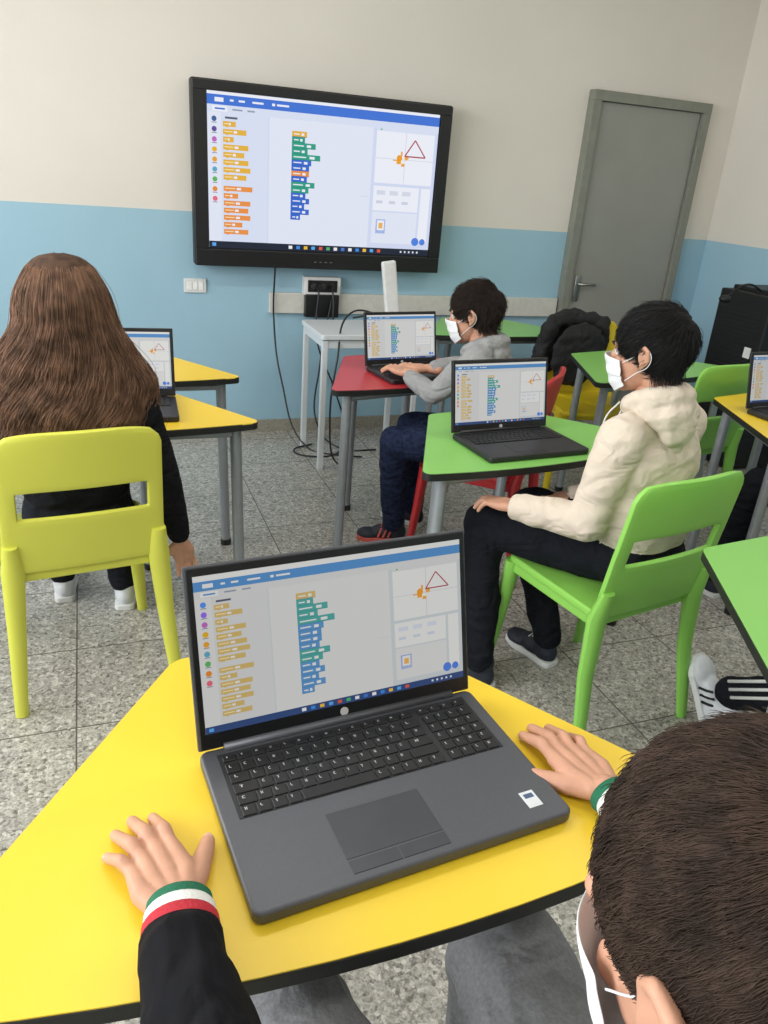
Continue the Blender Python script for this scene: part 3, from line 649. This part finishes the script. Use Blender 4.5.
# hood: rolled opening around the neck and soft pouch hanging on the back
HD=T(1.40,1.645,.99)@RZ(22)
ring=[((.060*math.sin(t)*1.05,-.012-.062*math.cos(t),.018-.030*(abs(t)/2.6)**2+.012*math.cos(t)),.026+.010*math.cos(t/2)) for t in [k*.26 for k in range(-10,11)]]
blob('hood',[('c',0,ring),('e',0,(0,-.085,-.020),(.088,.040,.048)),('e',0,(0,-.092,-.060),(.070,.034,.052)),('e',0,(0,-.088,-.100),(.036,.026,.035)),('c',0,[((-.075,-.03,-.012),.030),((-.05,-.08,-.03),.034),((0,-.10,-.04),.036),((.05,-.08,-.03),.034),((.075,-.03,-.012),.030)])],[beige],g,.006,3,disp=.012,dsize=.05,M=HD)
V,F=tube([(p[0]*.84,p[1]*.84+.002,p[2]+.018) for p,_ in ring],[.012]*len(ring),10,ref=Vector((0,0,1))); mk('hood_lining',V,F,lining,g,True,True,M=HD)
for s in (-1,1): bez('drawstring_%d'%(s+2),[HD@Vector((s*.03,.075,-.02)),HD@Vector((s*.035,.105,-.07)),HD@Vector((s*.035,.11,-.15))],.0025,wsole,g,True)
for i in (0,1):
    w_=Vector(wr[i]); d_=(w_-Vector(el[i])).normalized(); V,F=tube([w_-d_*.045,w_-d_*.035,w_+d_*.03,w_+d_*.036],[.038,.042,.038,.034],24,ref=Vector((0,0,1))); mk('sleeve_cuff_%d'%(i+1),V,F,beige,g,True,True)
head(g,Hm(hd,30,-10,0,1.04),black_h,'short',N=18000,L=.044,hr=.0007,lift=.28,jit=.12,fade=.25,nape=-.35)
hand(g,aim(wr[0],el[0],off=.03),1,curl=.35); hand(g,aim(wr[1],el[1],off=.02),-1,curl=.2)
shoe(g,(1.09,1.80,0),25,bup,wsole); shoe(g,(1.37,1.87,0),15,bup,wsole)
# -- boy in grey hoodie
hd=(1.355,2.65,1.035)
sh=[(1.31,2.53,.875),(1.48,2.70,.875)]; el=[(1.19,2.60,.74),(1.45,2.83,.80)]; wr=[(1.155,2.75,.772),(1.30,2.84,.785)]
g=person('seated_boy',45,(1.49,2.585,.545),(1.43,2.61,.77),(1.385,2.63,.915),hd,sh,el,wr,[(1.43,2.55,.525),(1.50,2.64,.525)],[(1.10,2.72,.52),(1.24,2.90,.52)],[(1.17,2.84,.10),(1.33,3.0,.10)],greyc,denim,skin,disp=.014,bw=.95)
HD=T(1.385,2.635,.915)@RZ(45)
blob('hood',[('c',0,ring),('e',0,(0,-.082,-.020),(.078,.036,.044)),('e',0,(0,-.088,-.060),(.055,.030,.045))],[greyc],g,.006,3,disp=.012,dsize=.05,M=HD)
head(g,Hm(hd,44,-14),brown2,'short',N=16000,L=.040,hr=.0008,lift=.36,jit=.20,fade=.3,nape=-.3)
hand(g,T(1.155,2.79,.757)@RZ(20),1,curl=.15); hand(g,T(1.27,2.85,.757)@RZ(55),-1,curl=.15)
shoe(g,(1.19,2.86,0),70,bup,orsole,accent=orsole); shoe(g,(1.34,3.01,0),40,bup,wsole)
# -- girl
hd=(-.07,2.215,1.12)
sh=[(-.21,2.20,.93),(.075,2.20,.93)]; el=[(-.27,2.22,.68),(.165,2.17,.65)]; wr=[(-.20,2.44,.765),(.200,2.22,.43)]
g=person('seated_girl',4,(-.08,2.20,.545),(-.07,2.195,.79),(-.07,2.195,.97),hd,sh,el,wr,[(-.15,2.22,.525),(-.01,2.22,.525)],[(-.18,2.60,.52),(.0,2.62,.52)],[(-.17,2.66,.10),(.03,2.56,.10)],blackc,blkp,skin,ar=(.052,.044,.036),disp=.014)
head(g,Hm(hd,-3,-8),gh,'none')
hand(g,aim(wr[1],el[1],-75),-1,curl=.18); hand(g,T(-.19,2.47,.757)@RZ(-10),1,curl=.15)
shoe(g,(-.17,2.66,0),0,wup,wsole); shoe(g,(.035,2.56,0),-8,wup,wsole,accent=mat('shoe_blue_accent',(90,130,180),.5))
def hairpath(phi,rs,ts,wob,ph,ex,fr):
    kt=np.array([0,.12,.27,.42,.58,.78,1.0])
    kr=np.array([.008,.066,.098,.110,.126,.148,.158]); kz=np.array([.120,.108,.045,-.045,-.135,-.240,-.350])
    kx=np.array([1,1,1.0,1.05,1.25,1.34,1.14]); ky=np.array([1,1.05,1.10,1.0,.85,.76,.78])
    r=np.interp(ts,kt,kr)[None,:]*rs[:,None]; z=np.interp(ts,kt,kz)[None,:]*np.ones((len(phi),1)); 
    z=np.where(z<-.05,-.05+(z+.05)*ex[:,None],z)
    k1=np.interp(ts,kt,kx)[None,:]; k2=np.interp(ts,kt,ky)[None,:]
    w=wob[:,None]*np.clip((ts-.22)*1.6,0,1)[None,:]*np.sin(ts[None,:]*fr[:,None]+ph[:,None])
    w2=wob[:,None]*np.clip((ts-.22)*1.6,0,1)[None,:]*np.cos(ts[None,:]*fr[:,None]+ph[:,None])
    x=np.sin(phi)[:,None]*r*k1+w; y=-np.cos(phi)[:,None]*r*k2+w2*.7
    return np.stack([x,y,z],-1)
def smooth_s(P,it=2):
    for _ in range(it): P[:,1:-1]=(P[:,:-2]+2*P[:,1:-1]+P[:,2:])/4
    return P
NS=34
ts=np.linspace(0,1,NS); nph=48; ph=np.linspace(R(-118),R(118),nph)
B=smooth_s(hairpath(ph,np.full(nph,.92),ts,np.zeros(nph),np.zeros(nph),np.full(nph,.88),np.full(nph,1.)))
V=B.reshape(-1,3); F=[[i*NS+j,(i+1)*NS+j,(i+1)*NS+j+1,i*NS+j+1] for i in range(nph-1) for j in range(NS-1)]
GM=T(*hd)
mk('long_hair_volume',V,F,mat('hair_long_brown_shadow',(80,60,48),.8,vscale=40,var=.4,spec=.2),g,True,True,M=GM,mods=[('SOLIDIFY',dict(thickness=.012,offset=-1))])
N=19000; K=60; cphi=np.linspace(R(-122),R(122),K)+rng.normal(size=K)*R(3); cph=np.cumsum(rng.normal(size=K)*1.1); cfr=rng.uniform(17,23,K); cw_=rng.uniform(.012,.024,K); cex=rng.uniform(.84,1.12,K); crs=rng.uniform(.98,1.09,K)
ci=rng.integers(0,K,N); phi=cphi[ci]+rng.normal(size=N)*R(6); phi=np.clip(phi,R(-126),R(126))
S_=smooth_s(hairpath(phi,crs[ci]+rng.normal(size=N)*.030,ts,cw_[ci]*(.75+.5*rng.random(N)),cph[ci]+rng.normal(size=N)*.40,cex[ci]*(.9+.14*rng.random(N)),cfr[ci]))
S_+=np.cumsum(rng.normal(size=S_.shape)*.0005,axis=1)
strands('long_hair_strands',S_,[.00065]*(NS-4)+[.0006,.0005,.0004,.0002],gh,g,M=GM)
# -- student at right green table (legs stretched)
hd=(1.72,.50,1.14)
g=person('seated_student',0,(1.75,.42,.545),(1.74,.42,.80),(1.73,.42,.985),hd,[(1.59,.42,.945),(1.89,.42,.945)],[(1.52,.62,.80),(1.95,.62,.80)],[(1.58,.80,.765),(1.86,.80,.765)],[(1.68,.46,.525),(1.82,.46,.525)],[(1.76,.93,.44),(1.92,.86,.50)],[(1.70,1.38,.16),(1.94,.92,.10)],blackc,blkp,skin,lr=(.08,.06,.05))
head(g,Hm(hd,0,-15),brown2,'short',N=3000,hr=.001)
hand(g,T(1.585,.83,.757),1); hand(g,T(1.855,.83,.757),-1)
shoe(g,(1.69,1.455,.055),12,wup,wsole,pitch=62,accent=blk2); shoe(g,(1.94,.93,0),0,wup,wsole)
for k in (-1,0,1):
    a=Vector((1.71,.96,.44)); b=Vector((1.665,1.35,.185))
    o=Vector((.0,.012,.020))*k
    V,F=tube([a+o+Vector((-.012,0,.03)),a*.5+b*.5+o+Vector((-.016,0,.028)),b+o+Vector((-.014,0,.02))],.005,8); mk('stripe_%d'%(k+2),V,F,wsole,g,True,True)
# -- student at right yellow table
hd=(2.60,1.70,1.12)
g=person('seated_student',0,(2.62,1.62,.545),(2.61,1.63,.80),(2.60,1.64,.98),hd,[(2.46,1.64,.94),(2.76,1.64,.94)],[(2.40,1.82,.80),(2.82,1.84,.80)],[(2.48,2.02,.765),(2.72,2.04,.765)],[(2.54,1.65,.525),(2.70,1.65,.525)],[(2.34,2.06,.52),(2.68,2.08,.52)],[(2.32,2.12,.10),(2.68,2.12,.10)],blackc,blkp,skin)
head(g,Hm(hd,0,-15),brown2,'short',N=3000,hr=.001)
hand(g,T(2.485,2.045,.757),1); hand(g,T(2.715,2.065,.757),-1)
shoe(g,(2.32,2.13,0),5,bup,wsole); shoe(g,(2.68,2.13,0),0,bup,wsole)
# ------------------------------------------------------------------ lights
def area(name,loc,rot,sx,sy,e,c=(1,1,1)):
    l=bpy.data.lights.new(name,'AREA'); l.shape='RECTANGLE'; l.size=sx; l.size_y=sy; l.energy=e; l.color=c
    o=bpy.data.objects.new(name,l); scene.collection.objects.link(o); o.location=loc; o.rotation_euler=rot; return o
area('window_daylight',(XL-.25,1.3,1.9),(0,R(-90),0),1.6,4.4,185,(.97,.985,1))
lm=mat('fill_panel_housing',(235,235,235),.5)
for i,(x,y) in enumerate([(.2,-.6),(2.4,-.6),(.2,2.0),(2.4,2.0)]):  # unseen ceiling panels, added as soft fill for the closed room
    g=root('added_fill_panel',T(x,y,H))
    V,F=rbox((0,0,-.02),(1.2,.3,.04),.004); mk('housing',V,F,lm,g)
    V,F=rbox((0,0,-.042),(1.16,.26,.004),0); mk('fill_diffuser',V,F,emat((255,252,245),1.2),g)  # glowing face of the added panel, not a screen
    area('added_ceiling_fill',(x,y,H-.06),(0,0,0),1.16,.26,14,(1,.985,.96))
w=bpy.data.worlds.new('daylight_sky'); scene.world=w; w.use_nodes=True
w.node_tree.nodes['Background'].inputs[0].default_value=(.8,.9,1,1); w.node_tree.nodes['Background'].inputs[1].default_value=.8
